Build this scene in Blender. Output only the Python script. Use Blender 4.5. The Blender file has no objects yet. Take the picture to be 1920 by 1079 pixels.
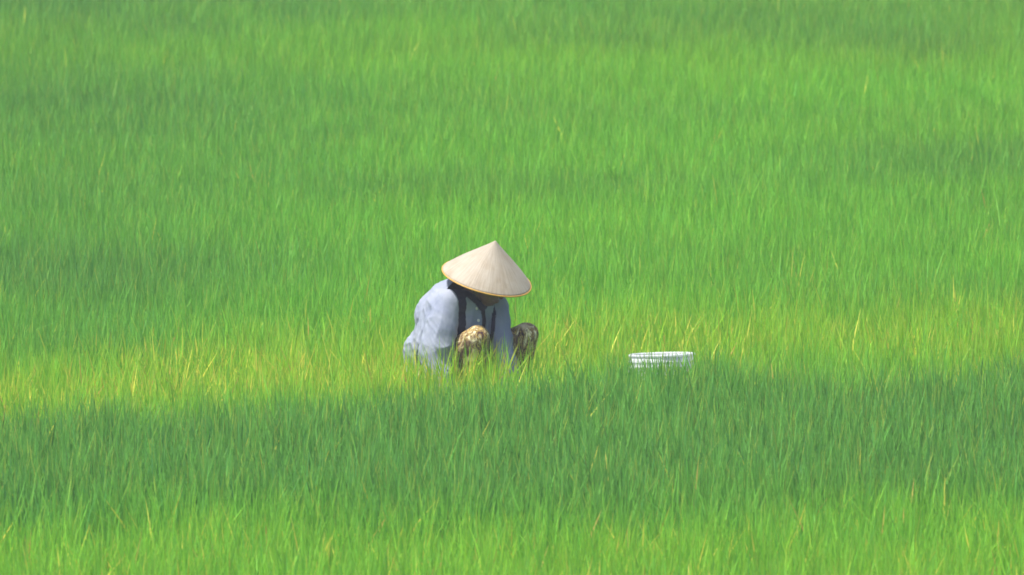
import bpy, bmesh, math, random
import numpy as np
from mathutils import Vector, Matrix, noise as mnoise
R = math.radians
random.seed(7)
rng = np.random.default_rng(11)
scn = bpy.context.scene
C = scn.collection

# ------------------------------------------------------------------ camera, sky, sun, exposure
PITCH = R(7.5); DIST = 40.0; PXM = 405.0            # 405 px of the 1920 px wide photo = 1 m at the farmer
AIM = Vector((0, 0, 0.38 + (665 - 539.5) / PXM))
U = Vector((0, math.sin(PITCH), math.cos(PITCH)))
B = Vector((0, -math.cos(PITCH), math.sin(PITCH)))
cam_d = bpy.data.cameras.new('camera'); cam = bpy.data.objects.new('camera', cam_d); C.objects.link(cam)
cam.location = AIM + B * DIST
cam.rotation_euler = (math.pi / 2 - PITCH, 0, 0)
cam_d.sensor_width = 36; cam_d.lens = 36 * DIST / (1920 / PXM)
cam_d.clip_start = 0.5; cam_d.clip_end = 3000
cam_d.dof.use_dof = True; cam_d.dof.focus_distance = DIST; cam_d.dof.aperture_fstop = 6.0
scn.camera = cam

SUN_EL, SUN_AZ = R(70), R(-72)        # azimuth of the sun measured from the camera's side (-Y) towards +X
sdir = Vector((math.cos(SUN_EL) * math.sin(SUN_AZ), -math.cos(SUN_EL) * math.cos(SUN_AZ), math.sin(SUN_EL)))
w = bpy.data.worlds.new('World'); scn.world = w; w.use_nodes = True
nt = w.node_tree; bg = nt.nodes['Background']
sky = nt.nodes.new('ShaderNodeTexSky'); sky.sky_type = 'NISHITA'; sky.sun_disc = False
sky.sun_elevation = SUN_EL; sky.sun_rotation = math.atan2(sdir.x, sdir.y)
sky.air_density = 1.0; sky.dust_density = 3.0; sky.ozone_density = 1.0
nt.links.new(sky.outputs[0], bg.inputs[0]); bg.inputs[1].default_value = 0.092
sl = bpy.data.lights.new('sun', 'SUN'); sl.energy = 3.7; sl.angle = R(6.0); sl.color = (1.0, 0.96, 0.89)
so = bpy.data.objects.new('sun', sl); C.objects.link(so)
so.rotation_euler = (-sdir).to_track_quat('-Z', 'Y').to_euler()
vs = scn.view_settings; vs.view_transform = 'Standard'; vs.look = 'None'; vs.gamma = 1; vs.use_curve_mapping = False
vs.exposure = 1.3
scn.cycles.max_bounces = 8; scn.cycles.transparent_max_bounces = 4
scn.cycles.filter_width = 1.7

# ------------------------------------------------------------------ helpers
def tag(o, label=None, cat=None, group=None, kind=None):
    if label: o['label'] = label
    if cat: o['category'] = cat
    if group: o['group'] = group
    if kind: o['kind'] = kind
    return o

def mat(name, rough=0.8, spec=0.3):
    m = bpy.data.materials.new(name); m.use_nodes = True
    p = m.node_tree.nodes['Principled BSDF']
    p.inputs['Roughness'].default_value = rough
    p.inputs['Specular IOR Level'].default_value = spec
    return m, m.node_tree, p

def ramp(t, fac, stops, interp='LINEAR'):
    r = t.nodes.new('ShaderNodeValToRGB'); r.color_ramp.interpolation = interp
    els = r.color_ramp.elements
    while len(els) < len(stops): els.new(0.5)
    for e, (p, c) in zip(els, stops): e.position = p; e.color = (*c, 1)
    t.links.new(fac, r.inputs[0]); return r.outputs[0]

def noise_node(t, scale, detail=4, vec=None, dist=0.0, rough=0.55):
    n = t.nodes.new('ShaderNodeTexNoise'); n.inputs['Scale'].default_value = scale
    n.inputs['Detail'].default_value = detail; n.inputs['Distortion'].default_value = dist
    n.inputs['Roughness'].default_value = rough
    if vec: t.links.new(vec, n.inputs['Vector'])
    return n.outputs['Fac']

def mapping(t, scale=(1, 1, 1), rot=(0, 0, 0), src='Object'):
    tc = t.nodes.new('ShaderNodeTexCoord'); mp = t.nodes.new('ShaderNodeMapping')
    mp.inputs['Scale'].default_value = scale; mp.inputs['Rotation'].default_value = rot
    t.links.new(tc.outputs[src], mp.inputs[0]); return mp.outputs[0]

def mixc(t, fac, a, b, mode='MIX'):
    m = t.nodes.new('ShaderNodeMix'); m.data_type = 'RGBA'; m.blend_type = mode
    for s, v in ((0, fac), (6, a), (7, b)):
        if hasattr(v, 'is_output'): t.links.new(v, m.inputs[s])
        elif isinstance(v, tuple): m.inputs[s].default_value = (*v, 1)
        else: m.inputs[s].default_value = v
    return m.outputs[2]

def bump(t, p, h, strength=0.3, dist=0.002):
    b = t.nodes.new('ShaderNodeBump'); b.inputs['Strength'].default_value = strength
    b.inputs['Distance'].default_value = dist
    t.links.new(h, b.inputs['Height']); t.links.new(b.outputs[0], p.inputs['Normal'])

def link(name, me, m, parent=None, smooth=True):
    if m: me.materials.append(m)
    if smooth: me.polygons.foreach_set('use_smooth', [True] * len(me.polygons))
    o = bpy.data.objects.new(name, me); C.objects.link(o)
    if parent is not None: o.parent = parent
    return o

def capsule(bm, a, b, ra, rb, seg=16, flat=None):
    """tapered capsule from a to b; flat=(axis vector, factor) squashes it along an axis"""
    a, b = Vector(a), Vector(b); d = b - a; L = d.length
    q = d.to_track_quat('Z', 'Y') if L > 1e-6 else Vector((0, 0, 1)).to_track_quat('Z', 'Y')
    rings = []
    prof = [(ra * math.sin(k * math.pi / 12), -ra * math.cos(k * math.pi / 12)) for k in range(1, 7)]
    prof += [(ra + (rb - ra) * k / 4, L * k / 4) for k in range(1, 4)]
    prof += [(rb * math.cos(k * math.pi / 12), L + rb * math.sin(k * math.pi / 12)) for k in range(0, 6)]
    mid = (a + b) / 2
    def P(r, z, th):
        v = a + q @ Vector((r * math.cos(th), r * math.sin(th), z))
        if flat:
            ax = Vector(flat[0]).normalized(); k = (v - mid).dot(ax); v = v - ax * k * (1 - flat[1])
        return v
    top = bm.verts.new(P(0, -ra, 0)); end = bm.verts.new(P(0, L + rb, 0))
    for r, z in prof:
        rings.append([bm.verts.new(P(r, z, 2 * math.pi * i / seg)) for i in range(seg)])
    for i in range(seg):
        j = (i + 1) % seg
        bm.faces.new((top, rings[0][j], rings[0][i]))
        for r0, r1 in zip(rings, rings[1:]): bm.faces.new((r0[i], r0[j], r1[j], r1[i]))
        bm.faces.new((rings[-1][i], rings[-1][j], end))

def chain(bm, pts, seg=16, flat=None):
    for (a, ra), (b, rb) in zip(pts, pts[1:]): capsule(bm, a, b, ra, rb, seg, flat)

def fuse(bm, voxel, smooth_it=6, smooth_f=0.5):
    """merge everything in the bmesh into one continuous skin"""
    me = bpy.data.meshes.new('fuse'); bm.to_mesh(me); bm.free()
    o = bpy.data.objects.new('fuse', me); C.objects.link(o)
    m = o.modifiers.new('r', 'REMESH'); m.mode = 'VOXEL'; m.voxel_size = voxel
    if smooth_it:
        s = o.modifiers.new('s', 'SMOOTH'); s.iterations = smooth_it; s.factor = smooth_f
    dg = bpy.context.evaluated_depsgraph_get(); dg.update()
    out = bpy.data.meshes.new_from_object(o.evaluated_get(dg))
    bpy.data.objects.remove(o); bpy.data.meshes.remove(me)
    return out

# ------------------------------------------------------------------ ground
def vnoise(x, y, s, seed):
    """smooth 2-D value noise 0..1"""
    r = np.random.default_rng(seed); G = r.random((256, 256))
    X, Y = x / s + 101.3, y / s + 57.7
    xi, yi = np.floor(X).astype(int), np.floor(Y).astype(int); fx, fy = X - xi, Y - yi
    fx = fx * fx * (3 - 2 * fx); fy = fy * fy * (3 - 2 * fy)
    g = lambda a, b: G[a % 256, b % 256]
    return (g(xi, yi) * (1 - fx) + g(xi + 1, yi) * fx) * (1 - fy) + (g(xi, yi + 1) * (1 - fx) + g(xi + 1, yi + 1) * fx) * fy

gm, t, p = mat('paddy_mud', 0.75, 0.3)
v = mapping(t)
n1 = noise_node(t, 0.35, 5, v); n2 = noise_node(t, 9, 6, v)
far = ramp(t, n1, [(0.35, (0.05, 0.13, 0.03)), (0.65, (0.08, 0.20, 0.04))])
near = ramp(t, n2, [(0.35, (0.045, 0.06, 0.022)), (0.65, (0.08, 0.12, 0.035))])
t.links.new(mixc(t, 0.55, near, far), p.inputs['Base Color']); bump(t, p, n2, 0.5, 0.03)
bm = bmesh.new()
S = 400; N = 40
gv = [[bm.verts.new((S * (i / N * 2 - 1) ** 3, S * (j / N * 2 - 1) ** 3, 0)) for j in range(N + 1)] for i in range(N + 1)]
for i in range(N):
    for j in range(N): bm.faces.new((gv[i][j], gv[i + 1][j], gv[i + 1][j + 1], gv[i][j + 1]))
me = bpy.data.meshes.new('ground'); bm.to_mesh(me); bm.free()
tag(link('ground', me, gm, smooth=False), 'muddy paddy soil under the young rice plants', 'ground', kind='structure')

# ------------------------------------------------------------------ rice
CAMY, CAMZ = cam.location.y, cam.location.z
def photo_row(y, z=0.36):                       # which row of the photo a spot of canopy falls in
    ang = np.arctan2(CAMZ - z, y - CAMY) - PITCH
    return 539.5 + np.tan(ang) * DIST * PXM
def sstep(a, b, x):
    k = np.clip((x - a) / (b - a), 0, 1); return k * k * (3 - 2 * k)
def photo_col(x, y): return 960 + x / (y - CAMY) * DIST * PXM

def zones(x, y):
    """kind of rice standing at each spot: dk = dark blue-green, taller, plus shade painted in at the left side; br = bright; ye = share of dying leaves"""
    wob = (vnoise(x, y, 0.9, 1) - 0.5) * 60 + (vnoise(x, y, 0.25, 2) - 0.5) * 34
    r = photo_row(y) + wob; c = photo_col(x, y)
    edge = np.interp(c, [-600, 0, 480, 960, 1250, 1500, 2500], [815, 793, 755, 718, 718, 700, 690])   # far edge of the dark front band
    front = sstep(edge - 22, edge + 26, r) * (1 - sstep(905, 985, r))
    m1 = vnoise(x, y, 1.7, 3); m2 = vnoise(x, y, 0.6, 4); m3 = vnoise(x * 0.5, y, 0.8, 9)
    mot = 0.45 * m1 + 0.25 * m2 + 0.3 * m3
    left_shade = 1 - sstep(120, 900, c)  # dimmer light over the left of the field, painted into the leaf colour
    dk = 0.28 * sstep(0.42, 0.78, mot) + 0.56 * left_shade * (1 - 0.5 * sstep(600, 640, r))
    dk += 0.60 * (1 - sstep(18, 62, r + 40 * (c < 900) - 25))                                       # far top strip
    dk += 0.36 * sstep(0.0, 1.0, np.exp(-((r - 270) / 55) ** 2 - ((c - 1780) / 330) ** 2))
    dk += 0.30 * np.exp(-((r - 500) / 45) ** 2) * (0.5 + 0.5 * left_shade)
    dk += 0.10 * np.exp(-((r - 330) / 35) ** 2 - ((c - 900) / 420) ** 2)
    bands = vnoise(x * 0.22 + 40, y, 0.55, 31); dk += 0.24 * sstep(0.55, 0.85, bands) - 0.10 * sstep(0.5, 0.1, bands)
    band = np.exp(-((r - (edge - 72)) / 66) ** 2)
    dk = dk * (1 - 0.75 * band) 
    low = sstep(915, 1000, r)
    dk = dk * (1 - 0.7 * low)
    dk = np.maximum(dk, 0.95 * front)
    ye = 0.0022 + 0.19 * (1 - 0.4 * sstep(900, 1100, c)) * band * sstep(0.25, 0.6, vnoise(x, y, 0.5, 6)) + 0.035 * low
    ye = np.where(front > 0.5, 0.0025, ye)
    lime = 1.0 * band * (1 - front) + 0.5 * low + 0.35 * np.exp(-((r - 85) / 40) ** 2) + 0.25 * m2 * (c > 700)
    return np.clip(dk, 0, 1), np.clip(ye, 0, 1), np.clip(lime, 0, 1), front, band

FARMER = Vector((-0.24, 0.03, 0)); TUB = Vector(((1246 - 960) / PXM, 0.10, 0))
def rice_mesh(name, x0, x1, y0, y1, dens, wmul=1.0, hole=None, taper=True):
    area = (x1 - x0) * (y1 - y0); n = int(area * dens)
    tx = rng.uniform(x0, x1, n); ty = rng.uniform(y0, y1, n)
    if taper:                                   # the field seen widens with distance
        half = 0.5 * 1920 / PXM * (ty - CAMY) / DIST + 1.1
        keep = np.abs(tx) < half; tx, ty = tx[keep], ty[keep]
    if hole is not None:
        keep = ~hole(tx, ty); tx, ty = tx[keep], ty[keep]
    thk = vnoise(tx, ty, 0.35, 21); keep = rng.random(len(tx)) < 0.72 + 0.4 * thk; tx, ty = tx[keep], ty[keep]
    n = len(tx); K = rng.integers(5, 10, n)
    idx = np.repeat(np.arange(n), K); M = len(idx)
    tuft_h = rng.normal(1, 0.07, n)[idx]; taz = rng.uniform(0, 2 * np.pi, n)[idx]; tl = np.abs(rng.normal(0, 0.05, n))[idx]
    bx = tx[idx] + rng.normal(0, 0.017, M); by = ty[idx] + rng.normal(0, 0.017, M)
    if hole is not None:
        k = ~hole(bx, by); idx, tuft_h, taz, tl, bx, by = idx[k], tuft_h[k], taz[k], tl[k], bx[k], by[k]; M = len(bx)
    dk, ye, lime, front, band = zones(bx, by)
    az = rng.uniform(0, 2 * np.pi, M)
    h = tuft_h * (0.390 + rng.normal(0, 1, M) * (0.037 + 0.014 * front) + 0.112 * np.exp(-((bx + 0.18) / 0.42) ** 4 - ((by + 0.30) / 0.25) ** 2)) * (1 + 0.17 * front + 0.05 * (dk - 0.3)) * (0.94 + 0.12 * vnoise(bx, by, 0.45, 5))
    h = np.clip(h, 0.13, 0.52)
    lean = np.abs(rng.normal(0.05, 0.10, M)); bend = np.abs(rng.normal(0.03, 0.10, M))
    arch = rng.random(M) < 0.05; bend = np.where(arch, rng.uniform(0.35, 0.75, M), bend)
    yel = rng.random(M) < ye
    lean = np.where(yel, lean + rng.uniform(0, 0.30, M), lean)
    h = np.where(yel, h * rng.uniform(0.92, 1.06, M), h)
    wd = rng.uniform(0.0032, 0.0056, M) * wmul * (1 + 0.38 * front)
    wd = np.where(yel, wd * 1.45, wd)
    ts = np.array([0.0, 0.40, 0.72, 1.0]); ws = np.array([0.75, 1.0, 0.72, 0.0])
    dx, dy = np.cos(az), np.sin(az); fa = rng.uniform(0, 2 * np.pi, M); tw = rng.normal(0, 0.5, M)
    co = np.empty((M, 7, 3), np.float32); vi = 0
    for q, (tt, ww) in enumerate(zip(ts, ws)):
        off = (lean * tt + bend * tt ** 2.2) * h
        cx = bx + dx * off + np.cos(taz) * tl * tt * h; cy = by + dy * off + np.sin(taz) * tl * tt * h
        cz = h * tt * (1 - 0.35 * lean * tt) - np.where(arch, 0.55, 0.2) * bend * h * tt ** 3
        sx, sy = np.cos(fa + tw * tt) * wd * ww, np.sin(fa + tw * tt) * wd * ww
        if q < 3:
            co[:, vi] = np.stack([cx - sx, cy - sy, cz], 1); co[:, vi + 1] = np.stack([cx + sx, cy + sy, cz], 1); vi += 2
        else: co[:, vi] = np.stack([cx, cy, cz], 1)
    # leaf colour, set per leaf; dk also brings in the painted left-side shade
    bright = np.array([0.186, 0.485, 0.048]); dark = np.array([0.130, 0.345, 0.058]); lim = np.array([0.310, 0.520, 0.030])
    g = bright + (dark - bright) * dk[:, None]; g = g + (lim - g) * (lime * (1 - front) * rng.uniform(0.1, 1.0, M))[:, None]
    g *= np.exp(rng.normal(0, 1, M) * (0.125 + 0.07 * front))[:, None]
    blu = (rng.random(M) < 0.12)[:, None] * rng.uniform(0.2, 1, M)[:, None]
    g = g * (1 - blu * np.array([0.25, 0.12, -0.45]))
    straw = np.array([0.60, 0.58, 0.08]) * np.exp(rng.normal(0, 0.12, M))[:, None]
    org = np.array([0.52, 0.37, 0.09]); straw = np.where((rng.random(M) < 0.12)[:, None], org, straw)
    col = np.ones((M, 7, 4), np.float32)
    tv = np.array([0, 0, 0.4, 0.4, 0.72, 0.72, 1.0])
    tipy = (rng.random(M) < 0.02 + 0.35 * band + 0.12 * (1 - sstep(0.0, 0.1, 1 - sstep(-9.4, -6.5, by))))                    # leaf tips turning yellow
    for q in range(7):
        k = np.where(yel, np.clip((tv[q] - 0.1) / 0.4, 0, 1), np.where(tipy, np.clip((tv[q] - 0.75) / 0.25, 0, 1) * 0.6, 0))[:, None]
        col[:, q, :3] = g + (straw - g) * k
    quad = np.array([0, 1, 3, 2, 2, 3, 5, 4, 4, 5, 6]); base = (np.arange(M) * 7)[:, None]
    loops = (base + quad).astype(np.int32).ravel()
    ls = ((np.arange(M) * 11)[:, None] + np.array([0, 4, 8])).astype(np.int32).ravel()
    me = bpy.data.meshes.new(name)
    me.vertices.add(M * 7); me.vertices.foreach_set('co', co.ravel())
    me.loops.add(M * 11); me.loops.foreach_set('vertex_index', loops)
    me.polygons.add(M * 3); me.polygons.foreach_set('loop_start', ls)
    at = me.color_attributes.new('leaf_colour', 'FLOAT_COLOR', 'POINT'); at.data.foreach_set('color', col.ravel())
    me.update(calc_edges=True)
    me.polygons.foreach_set('use_smooth', np.ones(M * 3, bool))
    print(name, M, 'leaves')
    return me

lm = bpy.data.materials.new('rice_leaf'); lm.use_nodes = True; t = lm.node_tree
p = t.nodes['Principled BSDF']; p.inputs['Roughness'].default_value = 0.55; p.inputs['Specular IOR Level'].default_value = 0.25
ca = t.nodes.new('ShaderNodeVertexColor'); ca.layer_name = 'leaf_colour'
tr = t.nodes.new('ShaderNodeBsdfTranslucent'); mx = t.nodes.new('ShaderNodeMixShader'); mx.inputs[0].default_value = 0.5
hs = t.nodes.new('ShaderNodeHueSaturation'); hs.inputs['Value'].default_value = 1.15; hs.inputs['Hue'].default_value = 0.49
t.links.new(ca.outputs[0], p.inputs['Base Color']); t.links.new(ca.outputs[0], hs.inputs['Color']); t.links.new(hs.outputs[0], tr.inputs[0])
t.links.new(p.outputs[0], mx.inputs[1]); t.links.new(tr.outputs[0], mx.inputs[2])
t.links.new(mx.outputs[0], t.nodes['Material Output'].inputs[0])

def hole(x, y):
    """spots taken by the farmer's body, hands and feet and by the tub"""
    f = (x - TUB.x) ** 2 + (y - TUB.y) ** 2 < 0.162 ** 2
    for (ax, ay, bx_, by_, rr) in FOOT:
        dx, dy = bx_ - ax, by_ - ay; L2 = dx * dx + dy * dy + 1e-9
        k = np.clip(((x - ax) * dx + (y - ay) * dy) / L2, 0, 1)
        f |= (x - ax - k * dx) ** 2 + (y - ay - k * dy) ** 2 < rr * rr
    return f
FOOT = [(-0.36, 0.12, -0.30, 0.09, 0.165), (-0.33, 0.05, -0.175, -0.10, 0.065), (-0.27, 0.17, 0.055, 0.04, 0.065),
        (-0.345, -0.10, -0.335, -0.14, 0.045), (-0.06, 0.0, -0.03, -0.05, 0.04)]
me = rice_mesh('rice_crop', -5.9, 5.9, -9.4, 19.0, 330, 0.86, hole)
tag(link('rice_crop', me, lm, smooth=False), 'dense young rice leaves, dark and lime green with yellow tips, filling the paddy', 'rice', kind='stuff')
def outer(x, y):
    half = 0.5 * 1920 / PXM * (y - CAMY) / DIST + 1.1
    return (np.abs(x) < half) & (y > -9.4) & (y < 19.0)
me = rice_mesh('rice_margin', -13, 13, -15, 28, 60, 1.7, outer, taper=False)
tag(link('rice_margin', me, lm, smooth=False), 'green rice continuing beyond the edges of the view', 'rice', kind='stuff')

# ------------------------------------------------------------------ farmer
F = Vector((0.77, -0.64, 0)).normalized(); Lf = Vector((0.64, 0.77, 0)).normalized(); Z = Vector((0, 0, 1))
root = bpy.data.objects.new('person', None); C.objects.link(root)
tag(root, 'person in straw cone hat, pale blue shirt and patterned trousers, squatting in the rice', 'person')

hat_c = Vector(((913 - 960) / PXM, 0.0, 0.38 + (665 - 520) / PXM))
n_img = Vector((1, 0, 0)) * 0.23 + U * 0.973
hat_n = (n_img.normalized() * 0.934 + B * 0.358).normalized()
head = hat_c - hat_n * 0.035
pelvis = Vector((-0.33, 0.12, 0.22)); waist = Vector((-0.335, 0.10, 0.36)); chest = Vector((-0.262, 0.05, 0.53)); neck = Vector((-0.19, 0.02, 0.635))
hip = {'r': pelvis - Lf * 0.09, 'l': pelvis + Lf * 0.09}
knee = {'r': Vector((-0.162, -0.15, 0.475)), 'l': Vector((0.065, 0.02, 0.465))}
ankle = {'r': Vector((-0.20, -0.07, 0.085)), 'l': Vector((-0.02, 0.10, 0.085))}
shoulder = {'r': Vector((-0.288, -0.07, 0.622)), 'l': Vector((-0.085, 0.10, 0.585))}
elbow = {'r': Vector((-0.352, -0.12, 0.41)), 'l': Vector((-0.045, -0.03, 0.42))}
wrist = {'r': Vector((-0.31, -0.22, 0.20)), 'l': Vector((0.0, -0.15, 0.235))}

bm = bmesh.new()
chain(bm, [(pelvis, 0.108), (waist, 0.10), (chest, 0.118), (neck, 0.06)], 20)
chain(bm, [(neck, 0.052), (head - F * 0.015, 0.05)], 16)
capsule(bm, shoulder['r'], shoulder['l'], 0.06, 0.06)
face_d = (F * 0.62 - hat_n * 0.45).normalized(); face_d = (face_d - hat_n * face_d.dot(hat_n)).normalized()
side_d = hat_n.cross(face_d).normalized()
capsule(bm, head + hat_n * 0.02 - face_d * 0.01, head + hat_n * 0.03 + face_d * 0.01, 0.086, 0.084, 24, (side_d, 0.86))
capsule(bm, head - hat_n * 0.045 + face_d * 0.035, head + face_d * 0.02, 0.048, 0.068, 20)     # jaw
capsule(bm, head - hat_n * 0.02 + face_d * 0.105, head + hat_n * 0.012 + face_d * 0.092, 0.012, 0.008)  # nose
for s in (-1, 1):
    capsule(bm, head - hat_n * 0.055 + face_d * 0.088, head - hat_n * 0.053 + face_d * 0.083 + side_d * s * 0.018, 0.007, 0.005)  # lips
    capsule(bm, head + hat_n * 0.012 + face_d * 0.078 + side_d * s * 0.03, head + hat_n * 0.013 + face_d * 0.076 + side_d * s * 0.034, 0.013, 0.012)
    capsule(bm, head - hat_n * 0.02 + side_d * s * 0.076, head + hat_n * 0.012 + side_d * s * 0.08 - face_d * 0.006, 0.010, 0.014, 12)  # ear
for s in 'rl':
    chain(bm, [(shoulder[s], 0.055), (elbow[s], 0.040), (wrist[s], 0.026)])
    d = (wrist[s] - elbow[s]).normalized(); d = (d + Vector((0, -0.15, -0.5))).normalized()
    sd = d.cross(F).normalized(); pn = sd.cross(d).normalized()
    if s == 'r': sd = -sd
    palm = wrist[s] + d * 0.045
    capsule(bm, wrist[s] + d * 0.01, wrist[s] + d * 0.07, 0.028, 0.036, 16, (pn, 0.5))
    for k, L in enumerate((0.070, 0.078, 0.073, 0.058)):                # four fingers, knuckles bent
        o = (k - 1.5) * 0.019; a = wrist[s] + d * (0.082 + 0.004 * (k in (1, 2))) + sd * o
        b_ = a + (d * 0.9 + pn * 0.25).normalized() * L * 0.45 + sd * o * 0.1
        c_ = b_ + (d * 0.55 + pn * 0.8).normalized() * L * 0.32; e_ = c_ + (d * 0.1 + pn).normalized() * L * 0.25
        chain(bm, [(a, 0.0095), (b_, 0.0088), (c_, 0.0080), (e_, 0.0068)], 10)
    a = wrist[s] + d * 0.02 - sd * 0.030; b_ = a - sd * 0.022 + d * 0.022 + pn * 0.008; c_ = b_ + d * 0.030 + pn * 0.018
    chain(bm, [(a, 0.013), (b_, 0.011), (c_, 0.0088)], 10)
    chain(bm, [(hip[s], 0.080), (knee[s], 0.044)]); chain(bm, [(knee[s], 0.044), ((knee[s] * 0.55 + ankle[s] * 0.45) - F * 0.012, 0.046), (ankle[s], 0.034)])
    td = (F + (Lf if s == 'l' else -Lf) * 0.2).normalized(); ft = ankle[s].copy(); ft.z = 0.03
    capsule(bm, ft - td * 0.04, ft + td * 0.11, 0.03, 0.036, 16, (Z, 0.75)); capsule(bm, ankle[s], ft, 0.034, 0.03)
    for k in range(5):
        tp = ft + td * (0.135 - 0.006 * k) + td.cross(Z) * (0.026 - 0.0135 * k) * (1 if s == 'r' else -1) * -1
        capsule(bm, tp, tp + td * 0.022 - Z * 0.006, 0.0095 + 0.003 * (k == 0), 0.0085 + 0.003 * (k == 0), 8)
sm, t, p = mat('skin', 0.55, 0.35)
n = noise_node(t, 25, 4, mapping(t)); t.links.new(ramp(t, n, [(0.3, (0.12, 0.06, 0.035)), (0.7, (0.17, 0.085, 0.05))]), p.inputs['Base Color'])
p.inputs['Subsurface Weight'].default_value = 0.1; p.inputs['Subsurface Radius'].default_value = (0.01, 0.004, 0.002)
link('body', fuse(bm, 0.0042, 3), sm, root)

# hair: cap under the hat and a knot at the nape
bm = bmesh.new()
capsule(bm, head + hat_n * 0.035 - face_d * 0.022, head + hat_n * 0.04 - face_d * 0.004, 0.092, 0.088, 24, (side_d, 0.90))
capsule(bm, head - face_d * 0.05, head - hat_n * 0.05 - face_d * 0.055, 0.060, 0.035); capsule(bm, head - hat_n * 0.06 - face_d * 0.07, head - hat_n * 0.075 - face_d * 0.07, 0.032, 0.028)
me = fuse(bm, 0.006, 3)
hm, t, p = mat('black_hair', 0.45, 0.4)
n = noise_node(t, 60, 4, mapping(t, (1, 1, 0.1))); t.links.new(ramp(t, n, [(0.3, (0.006, 0.005, 0.004)), (0.7, (0.03, 0.022, 0.016))]), p.inputs['Base Color']); bump(t, p, n, 0.6)
link('hair', me, hm, root)

# dark undershirt under the open shirt
bm = bmesh.new()
chain(bm, [(pelvis + Z * 0.02, 0.118), (waist, 0.120), (chest + F * 0.012, 0.134), (neck - Z * 0.015, 0.066)], 24)
capsule(bm, shoulder['r'] * 0.85 + neck * 0.15, shoulder['l'] * 0.85 + neck * 0.15, 0.066, 0.066)
for s in 'rl': chain(bm, [(shoulder[s], 0.060), (elbow[s], 0.046)])
um, t, p = mat('navy_jersey', 0.9, 0.15)
n = noise_node(t, 70, 3, mapping(t)); t.links.new(ramp(t, n, [(0.3, (0.012, 0.013, 0.035)), (0.7, (0.028, 0.028, 0.06))]), p.inputs['Base Color'])
link('undershirt', fuse(bm, 0.008, 6), um, root)

# shirt: loose, wrinkled, open down the front
bm = bmesh.new()
chain(bm, [(pelvis - F * 0.035, 0.138), (waist - F * 0.02, 0.148), (chest - F * 0.002 + Z * 0.0, 0.160), (neck - F * 0.03 - Z * 0.005, 0.075)], 28)
capsule(bm, Vector((-0.305, 0.085, 0.54)), Vector((-0.27, 0.06, 0.595)), 0.148, 0.132, 28)
capsule(bm, Vector((-0.27, 0.06, 0.595)), neck - F * 0.05, 0.125, 0.075, 24)
capsule(bm, Vector((-0.305, 0.0, 0.585)), Vector((-0.35, 0.0, 0.42)), 0.105, 0.115, 24)
capsule(bm, shoulder['r'], shoulder['l'], 0.068, 0.068, 20)
capsule(bm, shoulder['r'], neck - F * 0.03, 0.068, 0.07, 20)
chain(bm, [(shoulder['r'], 0.070), (shoulder['r'] * 0.45 + elbow['r'] * 0.55 + Vector((0.0, -0.005, 0)), 0.080), (elbow['r'] + Vector((0.0, -0.01, -0.01)), 0.078), (elbow['r'] * 0.3 + wrist['r'] * 0.7, 0.050), (wrist['r'], 0.042)], 24)
chain(bm, [(shoulder['l'], 0.066), (shoulder['l'] * 0.4 + elbow['l'] * 0.6, 0.056), (elbow['l'], 0.053), (elbow['l'] * 0.35 + wrist['l'] * 0.65, 0.046), (wrist['l'], 0.040)], 24)
# front panels hanging from the chest towards the lap
for s, k in ((-1, 0.070), (1, 0.075)):
    a = chest + F * 0.085 + Lf * s * k + Z * 0.06; b_ = a - Z * 0.20 + F * 0.03
    capsule(bm, a, b_, 0.055, 0.048, 20, (F, 0.55))
me = fuse(bm, 0.0045, 14)
def rid(v, s): return 1 - abs(mnoise.noise(v * s)) * 2
b2 = bmesh.new(); b2.from_mesh(me)
for v_ in b2.verts:
    co = v_.co; rel = co - chest
    u, l, z = rel.dot(F), rel.dot(Lf), co.z
    # folds: long pleats hanging from the shoulder, drawn towards the elbow
    low = max(0.35, min(1, (0.69 - z) / 0.22))
    wp = mnoise.noise_vector(co * 5) * 0.5
    d1 = Vector((-0.28, -0.20, -0.94)).normalized(); e1 = d1.cross(Vector((0, 1, 0))).normalized(); g1 = d1.cross(e1)
    d2 = Vector((0.55, -0.10, -0.83)).normalized(); e2 = d2.cross(Vector((0, 1, 0))).normalized(); g2 = d2.cross(e2)
    n1 = mnoise.noise(Vector((co.dot(e1) * 15, co.dot(g1) * 9, co.dot(d1) * 2.6)) + wp)
    n2 = mnoise.noise(Vector((co.dot(e2) * 19 + 5, co.dot(g2) * 11, co.dot(d2) * 3.6)) + wp)
    n3 = mnoise.noise(co * 6.5)
    wv = low * (0.012 * (0.5 - abs(n1) * 2) + 0.008 * (0.5 - abs(n2) * 2) * (0.6 + n3) + 0.006 * n3) + 0.0012 * mnoise.noise(co * 28)
    n4 = mnoise.noise(Vector((co.dot(e2) * 42, co.dot(g2) * 24 + 3, co.dot(d2) * 6)) + wp * 2)
    wv += low * 0.0045 * (0.45 - abs(n4) * 1.8)
    v_.co = co + v_.normal * wv
b2.normal_update()
kill = []
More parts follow.
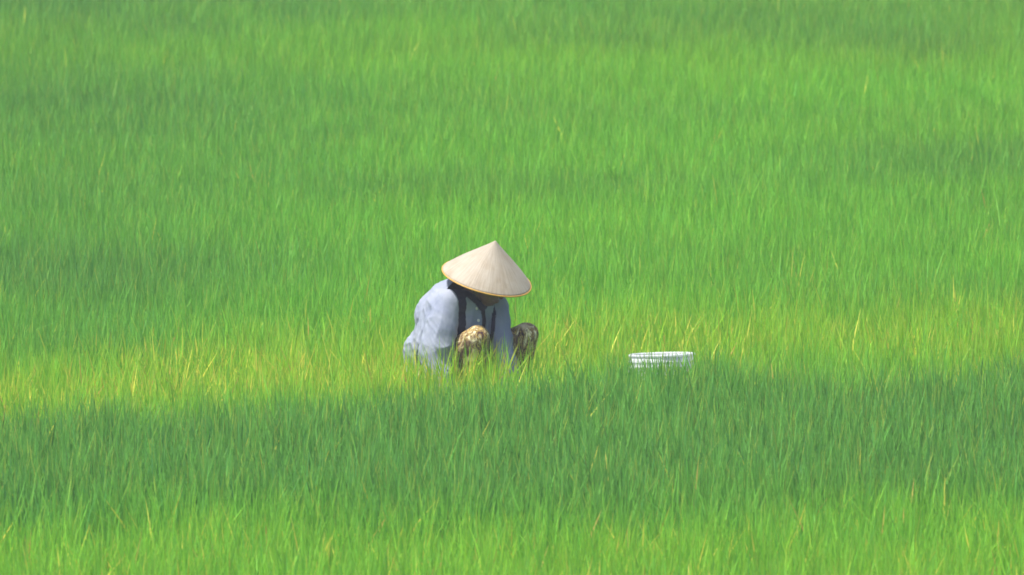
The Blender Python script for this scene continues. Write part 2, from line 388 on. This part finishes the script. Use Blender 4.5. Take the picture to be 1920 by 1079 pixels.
for f in b2.faces:
    c = f.calc_center_median(); rel = c - chest
    u, l, z = rel.dot(F), rel.dot(Lf), c.z
    slot = 0.017 + 0.05 * max(0, z - 0.585) / 0.06 + 0.006 * mnoise.noise(Vector((0, 3, z * 14)))
    if 0.02 < u < 0.19 and abs(l - 0.020 - 0.02 * (0.6 - z)) < slot and z > 0.30: kill.append(f); continue
    if 0.02 < u < 0.19 and abs(l + 0.105 + 0.10 * (0.55 - z)) < 0.024 + 0.22 * max(0, 0.52 - z) and z > 0.32 and (c - elbow['r']).length > 0.092: kill.append(f); continue
    if abs(c.x + 0.088 + 0.10 * (0.52 - z)) < 0.010 * (1 - ((z - 0.52) / 0.09) ** 2) and f.normal.y < 0.2 and (c - chest).length < 0.28: kill.append(f); continue
    if z < 0.20 + 0.03 * mnoise.noise(c * 7) and (c - pelvis).length < 0.30 and (c - wrist['r']).length > 0.12 and (c - wrist['l']).length > 0.12: kill.append(f); continue
    nk = c - (neck + Z * 0.055 + F * 0.03)
    if nk.length < 0.075: kill.append(f); continue
    for s in 'rl':
        d = (wrist[s] - elbow[s]).normalized()
        if (c - wrist[s]).dot(d) > -0.005 and (c - wrist[s]).length < 0.09: kill.append(f); break
bmesh.ops.delete(b2, geom=kill, context='FACES')
me2 = bpy.data.meshes.new('shirt'); b2.to_mesh(me2); b2.free()
shm, t, p = mat('pale_blue_cotton', 0.9, 0.15)
v = mapping(t); n = noise_node(t, 9, 5, v); n2 = noise_node(t, 400, 2, v)
c1 = ramp(t, n, [(0.3, (0.185, 0.208, 0.28)), (0.55, (0.222, 0.243, 0.30)), (0.75, (0.255, 0.268, 0.302))])
t.links.new(c1, p.inputs['Base Color']); bump(t, p, noise_node(t, 22, 4, mapping(t, (1, 1, 0.35)), 0.6), 0.5, 0.010)
shirt = link('shirt', me2, shm, root)
so_ = shirt.modifiers.new('thickness', 'SOLIDIFY'); so_.thickness = 0.002; so_.offset = -1
# collar and buttons
bm = bmesh.new()
for i in range(25):
    th = R(35 + 290 * i / 24)
    for j, (rr, zz) in enumerate(((0.072, -0.012), (0.078, 0.006), (0.070, 0.026))):
        d = F * math.cos(th) + Lf * math.sin(th)
        bm.verts.new(neck - F * 0.02 + d * rr * (1 + 0.05 * math.sin(i * 1.7)) + Z * (zz + 0.008 - 0.2 * rr * math.cos(th) - 0.03))
bm.verts.ensure_lookup_table()
for i in range(24):
    for j in range(2): bm.faces.new([bm.verts[k] for k in (i * 3 + j, i * 3 + 3 + j, i * 3 + 4 + j, i * 3 + 1 + j)])
bmesh.ops.solidify(bm, geom=bm.faces[:], thickness=0.003)
me = bpy.data.meshes.new('collar'); bm.to_mesh(me); bm.free(); link('collar', me, shm, shirt)

from mathutils.bvhtree import BVHTree
tree = BVHTree.FromPolygons([v_.co[:] for v_ in me2.vertices], [pl.vertices[:] for pl in me2.polygons])
bum, t, p = mat('pearl_button', 0.3, 0.5)
t.links.new(ramp(t, noise_node(t, 50, 2), [(0.3, (0.6, 0.58, 0.5)), (0.7, (0.75, 0.72, 0.62))]), p.inputs['Base Color'])
for zz in (0.60, 0.545, 0.485):
    o_ = Vector((chest.x, chest.y, zz)) + F * 0.5 - Lf * 0.022
    hit, nn, _, _ = tree.ray_cast(o_, -F)
    if hit is None: continue
    bm = bmesh.new(); bmesh.ops.create_cone(bm, cap_ends=True, segments=20, radius1=0.0075, radius2=0.0065, depth=0.003)
    bmesh.ops.bevel(bm, geom=bm.edges[:], offset=0.0006, segments=1)
    me = bpy.data.meshes.new('button'); bm.to_mesh(me); bm.free()
    bt = link('button', me, bum, shirt); bt.location = hit + nn * 0.002; bt.rotation_mode = 'QUATERNION'; bt.rotation_quaternion = nn.to_track_quat('Z', 'Y')

# trousers
bm = bmesh.new()
capsule(bm, pelvis - Lf * 0.05, pelvis + Lf * 0.05, 0.120, 0.120, 24); capsule(bm, pelvis, waist - Z * 0.03, 0.120, 0.112, 24)
for s in 'rl':
    chain(bm, [(hip[s], 0.108), (hip[s] * 0.4 + knee[s] * 0.6, 0.080), (knee[s], 0.060)], 22)
    mid = knee[s] * 0.5 + ankle[s] * 0.5
    chain(bm, [(knee[s], 0.060), (mid - F * 0.01, 0.062), (ankle[s] + Z * 0.03, 0.058)], 22)
me = fuse(bm, 0.006, 7)
b2 = bmesh.new(); b2.from_mesh(me)
for v_ in b2.verts:
    co = v_.co
    wv = 0.0045 * (rid(Vector((co.x * 9 + co.z * 7, co.y * 9, co.z * 4 - co.x * 4)), 1.0) - 0.5) + 0.001 * mnoise.noise(co * 24)
    v_.co = co + v_.normal * wv
bmesh.ops.delete(b2, geom=[f for f in b2.faces if f.calc_center_median().z < 0.075], context='FACES')
me2 = bpy.data.meshes.new('trousers'); b2.to_mesh(me2); b2.free()
tm, t, p = mat('patterned_cloth', 0.85, 0.2)
v = mapping(t, (1, 1, 1), (0.4, 0.5, 0.3))
marb = noise_node(t, 26, 2, mapping(t, (1.7, 1.7, 0.5), (0.3, 0.75, 0.2)), 1.6)
stripes = ramp(t, marb, [(0.28, (0.02, 0.010, 0.022)), (0.38, (0.09, 0.045, 0.03)), (0.44, (0.50, 0.36, 0.09)), (0.475, (0.02, 0.010, 0.02)), (0.51, (0.12, 0.06, 0.04)), (0.545, (0.62, 0.50, 0.22)), (0.58, (0.035, 0.018, 0.025)), (0.64, (0.70, 0.60, 0.36))])
n = noise_node(t, 13, 2, v, 1.2)
blot = ramp(t, n, [(0.40, (0.06, 0.03, 0.03)), (0.52, (0.12, 0.07, 0.04)), (0.58, (0.42, 0.33, 0.18)), (0.68, (0.62, 0.52, 0.34))])
msk = ramp(t, noise_node(t, 9, 2, v, 0.5), [(0.54, (0, 0, 0)), (0.64, (1, 1, 1))])
t.links.new(mixc(t, msk, stripes, blot), p.inputs['Base Color'])
tro = link('trousers', me2, tm, root)
s_ = tro.modifiers.new('thickness', 'SOLIDIFY'); s_.thickness = 0.002; s_.offset = -1

# hat: cone of pressed leaf strips over bamboo hoops
HR, HH = 0.2105, 0.186
q = hat_n.to_track_quat('Z', 'Y')
hm_, t, p = mat('palm_leaf', 0.6, 0.3)
tc = t.nodes.new('ShaderNodeTexCoord'); sp = t.nodes.new('ShaderNodeSeparateXYZ'); t.links.new(tc.outputs['Object'], sp.inputs[0])
def math_(op, a, b=None):
    m = t.nodes.new('ShaderNodeMath'); m.operation = op
    for i, x in enumerate((a, b)):
        if x is None: continue
        if hasattr(x, 'is_output'): t.links.new(x, m.inputs[i])
        else: m.inputs[i].default_value = x
    return m.outputs[0]
ang = math_('ARCTAN2', sp.outputs[1], sp.outputs[0]); cb = t.nodes.new('ShaderNodeCombineXYZ')
t.links.new(math_('COSINE', ang), cb.inputs[0]); t.links.new(math_('SINE', ang), cb.inputs[1]); t.links.new(math_('MULTIPLY', sp.outputs[2], 0.8), cb.inputs[2])
strip = noise_node(t, 22, 3, cb.outputs[0]); fine = noise_node(t, 70, 2, cb.outputs[0])
leafc = ramp(t, strip, [(0.30, (0.25, 0.21, 0.16)), (0.5, (0.295, 0.255, 0.20)), (0.7, (0.335, 0.295, 0.237))])
blotch = ramp(t, noise_node(t, 14, 4, tc.outputs['Object']), [(0.32, (0.90, 0.85, 0.78)), (0.5, (0.98, 0.97, 0.95)), (0.6, (1, 1, 1))])
leafc = mixc(t, 1.0, leafc, blotch, 'MULTIPLY')
hoop = math_('POWER', math_('ABSOLUTE', math_('SINE', math_('MULTIPLY', sp.outputs[2], math.pi / (HH / 15)))), 0.5)
seam = ramp(t, hoop, [(0.0, (0.92, 0.90, 0.86)), (0.3, (1, 1, 1))])
leafc = mixc(t, 1.0, leafc, seam, 'MULTIPLY')
t.links.new(leafc, p.inputs['Base Color'])
bump(t, p, math_('ADD', math_('MULTIPLY', fine, 0.9), math_('MULTIPLY', hoop, -0.06)), 0.6, 0.003)
p.inputs['Subsurface Weight'].default_value = 0.0
bm = bmesh.new(); SEG = 96; prof = []
for k in range(31):
    f = k / 30; r = HR * f; z = HH * (1 - f) + 0.010 * math.sin(math.pi * f) * f ** 1.3 + 0.0004 * abs(math.sin(f * 15 * math.pi))
    if f < 0.04: z = HH - 0.003 * (f / 0.04) ** 2 - 0.004 * f / 0.04
    prof.append((r, z))
rings = []
for r, z in prof[1:]:
    rings.append([bm.verts.new(((r * (1 + 0.006 * math.sin(3 * 2 * math.pi * i / SEG + 1) * (r / HR))) * math.cos(2 * math.pi * i / SEG),
                   r * math.sin(2 * math.pi * i / SEG), z + 0.0035 * math.sin(2 * 2 * math.pi * i / SEG + 0.6) * (r / HR))) for i in range(SEG)])
top = bm.verts.new((0, 0, HH))
for i in range(SEG):
    j = (i + 1) % SEG; bm.faces.new((top, rings[0][i], rings[0][j]))
    for a, b_ in zip(rings, rings[1:]): bm.faces.new((a[i], b_[i], b_[j], a[j]))
me = bpy.data.meshes.new('conical_hat'); bm.to_mesh(me); bm.free()
hat = link('conical_hat', me, hm_, root); hat.location = hat_c; hat.rotation_mode = 'QUATERNION'; hat.rotation_quaternion = q
s_ = hat.modifiers.new('thickness', 'SOLIDIFY'); s_.thickness = 0.003; s_.offset = -1
# bound bamboo rim
def ring_mesh(name, R0, z0, rt, seg=96, wob=0.0):
    bm = bmesh.new(); vs_ = []
    for i in range(seg):
        a = 2 * math.pi * i / seg; rr = R0 * (1 + 0.006 * math.sin(3 * a + 1)); zz = z0 + 0.0035 * math.sin(2 * a + 0.6)
        vs_.append([bm.verts.new(((rr + rt * math.cos(b) * 0.8) * math.cos(a), (R0 + rt * math.cos(b) * 0.8) * math.sin(a), zz + rt * math.sin(b))) for b in [k * math.pi / 4 for k in range(8)]])
    for i in range(seg):
        for k in range(8): bm.faces.new((vs_[i][k], vs_[(i + 1) % seg][k], vs_[(i + 1) % seg][(k + 1) % 8], vs_[i][(k + 1) % 8]))
    bmesh.ops.recalc_face_normals(bm, faces=bm.faces[:])
    me = bpy.data.meshes.new(name); bm.to_mesh(me); bm.free(); return me
rm, t, p = mat('bamboo_rim', 0.5, 0.4)
n = noise_node(t, 40, 3, mapping(t)); t.links.new(ramp(t, n, [(0.3, (0.42, 0.21, 0.03)), (0.7, (0.52, 0.30, 0.055))]), p.inputs['Base Color'])
link('rim', ring_mesh('rim', HR, -0.002, 0.0038), rm, hat)
# chin strap
bm = bmesh.new()
pts = [hat_c + side_d * 0.135 * math.cos(a) + face_d * 0.03 - hat_n * (0.0 + 0.125 * math.sin(a)) + hat_n * 0.02 for a in [k * math.pi / 14 for k in range(15)]]
chain(bm, [(pp, 0.0035) for pp in pts], 8)
me = bpy.data.meshes.new('chin_strap'); bm.to_mesh(me); bm.free()
cm, t, p = mat('dark_ribbon', 0.8, 0.2)
t.links.new(ramp(t, noise_node(t, 90, 2), [(0.3, (0.03, 0.02, 0.04)), (0.7, (0.06, 0.04, 0.07))]), p.inputs['Base Color'])
link('chin_strap', me, cm, root)

# ------------------------------------------------------------------ white tub
tub = bpy.data.objects.new('plastic_tub', None); C.objects.link(tub); tub.location = TUB
tub.rotation_euler = (R(-5.5), R(-1.6), 0)
tag(tub, 'white round plastic tub, rim just showing above the rice to the right of the farmer', 'tub')
pm, t, p = mat('white_plastic', 0.4, 0.45)
n = noise_node(t, 12, 5, mapping(t)); t.links.new(ramp(t, n, [(0.3, (0.54, 0.55, 0.58)), (0.55, (0.66, 0.67, 0.70))]), p.inputs['Base Color'])
pt = t.nodes.new('ShaderNodeBsdfTranslucent'); pt.inputs[0].default_value = (0.8, 0.81, 0.84, 1)
px = t.nodes.new('ShaderNodeMixShader'); px.inputs[0].default_value = 0.45
t.links.new(p.outputs[0], px.inputs[1]); t.links.new(pt.outputs[0], px.inputs[2]); t.links.new(px.outputs[0], t.nodes['Material Output'].inputs[0])
def lathe(name, prof, seg=64):
    bm = bmesh.new(); rs = []
    for r, z in prof:
        rs.append([bm.verts.new((r * math.cos(2 * math.pi * i / seg), r * math.sin(2 * math.pi * i / seg), z)) for i in range(seg)] if r > 1e-6 else [bm.verts.new((0, 0, z))])
    for a, b_ in zip(rs, rs[1:]):
        for i in range(seg):
            j = (i + 1) % seg
            vv = [a[i % len(a)], a[j % len(a)], b_[j % len(b_)], b_[i % len(b_)]]; vv = list(dict.fromkeys(vv))
            bm.faces.new(vv)
    bmesh.ops.recalc_face_normals(bm, faces=bm.faces[:])
    me = bpy.data.meshes.new(name); bm.to_mesh(me); bm.free(); return me
H = 0.363; TR = 0.155
link('wall', lathe('wall', [(0, 0.004), (0.128, 0.004), (0.134, 0.012), (0.159, H - 0.11), (0.159, H - 0.09), (0.1565, H - 0.060), (0.158, H - 0.058), (0.158, H - 0.053), (0.155, H - 0.050), (0.1545, H - 0.038), (0.156, H - 0.036), (0.156, H - 0.031), (0.153, H - 0.028), (0.152, H - 0.012),
      (0.147, H - 0.012), (0.150, H - 0.06), (0.152, H - 0.11), (0.130, 0.018), (0.0, 0.014)]), pm, tub)
link('rim', lathe('rim', [(0.146, H - 0.010), (0.153, H - 0.012), (0.156, H - 0.006), (0.154, H), (0.150, H + 0.002), (0.146, H - 0.002), (0.146, H - 0.010)]), pm, tub)

# ------------------------------------------------------------------ humid air over the paddy
bm = bmesh.new(); bmesh.ops.create_cube(bm, size=1.0)
bmesh.ops.scale(bm, vec=(820, 820, 9), verts=bm.verts); bmesh.ops.translate(bm, vec=(0, 0, 3.5), verts=bm.verts)
me = bpy.data.meshes.new('haze'); bm.to_mesh(me); bm.free()
zm = bpy.data.materials.new('humid_air'); zm.use_nodes = True; t = zm.node_tree; t.nodes.remove(t.nodes['Principled BSDF'])
pv = t.nodes.new('ShaderNodeVolumePrincipled'); pv.inputs['Color'].default_value = (0.90, 0.94, 1.0, 1); pv.inputs['Density'].default_value = 0.0008
t.links.new(pv.outputs[0], t.nodes['Material Output'].inputs['Volume'])
hz = link('haze', me, zm, smooth=False)
tag(hz, 'thin pale humid haze hanging over the rice field', 'haze', kind='stuff')
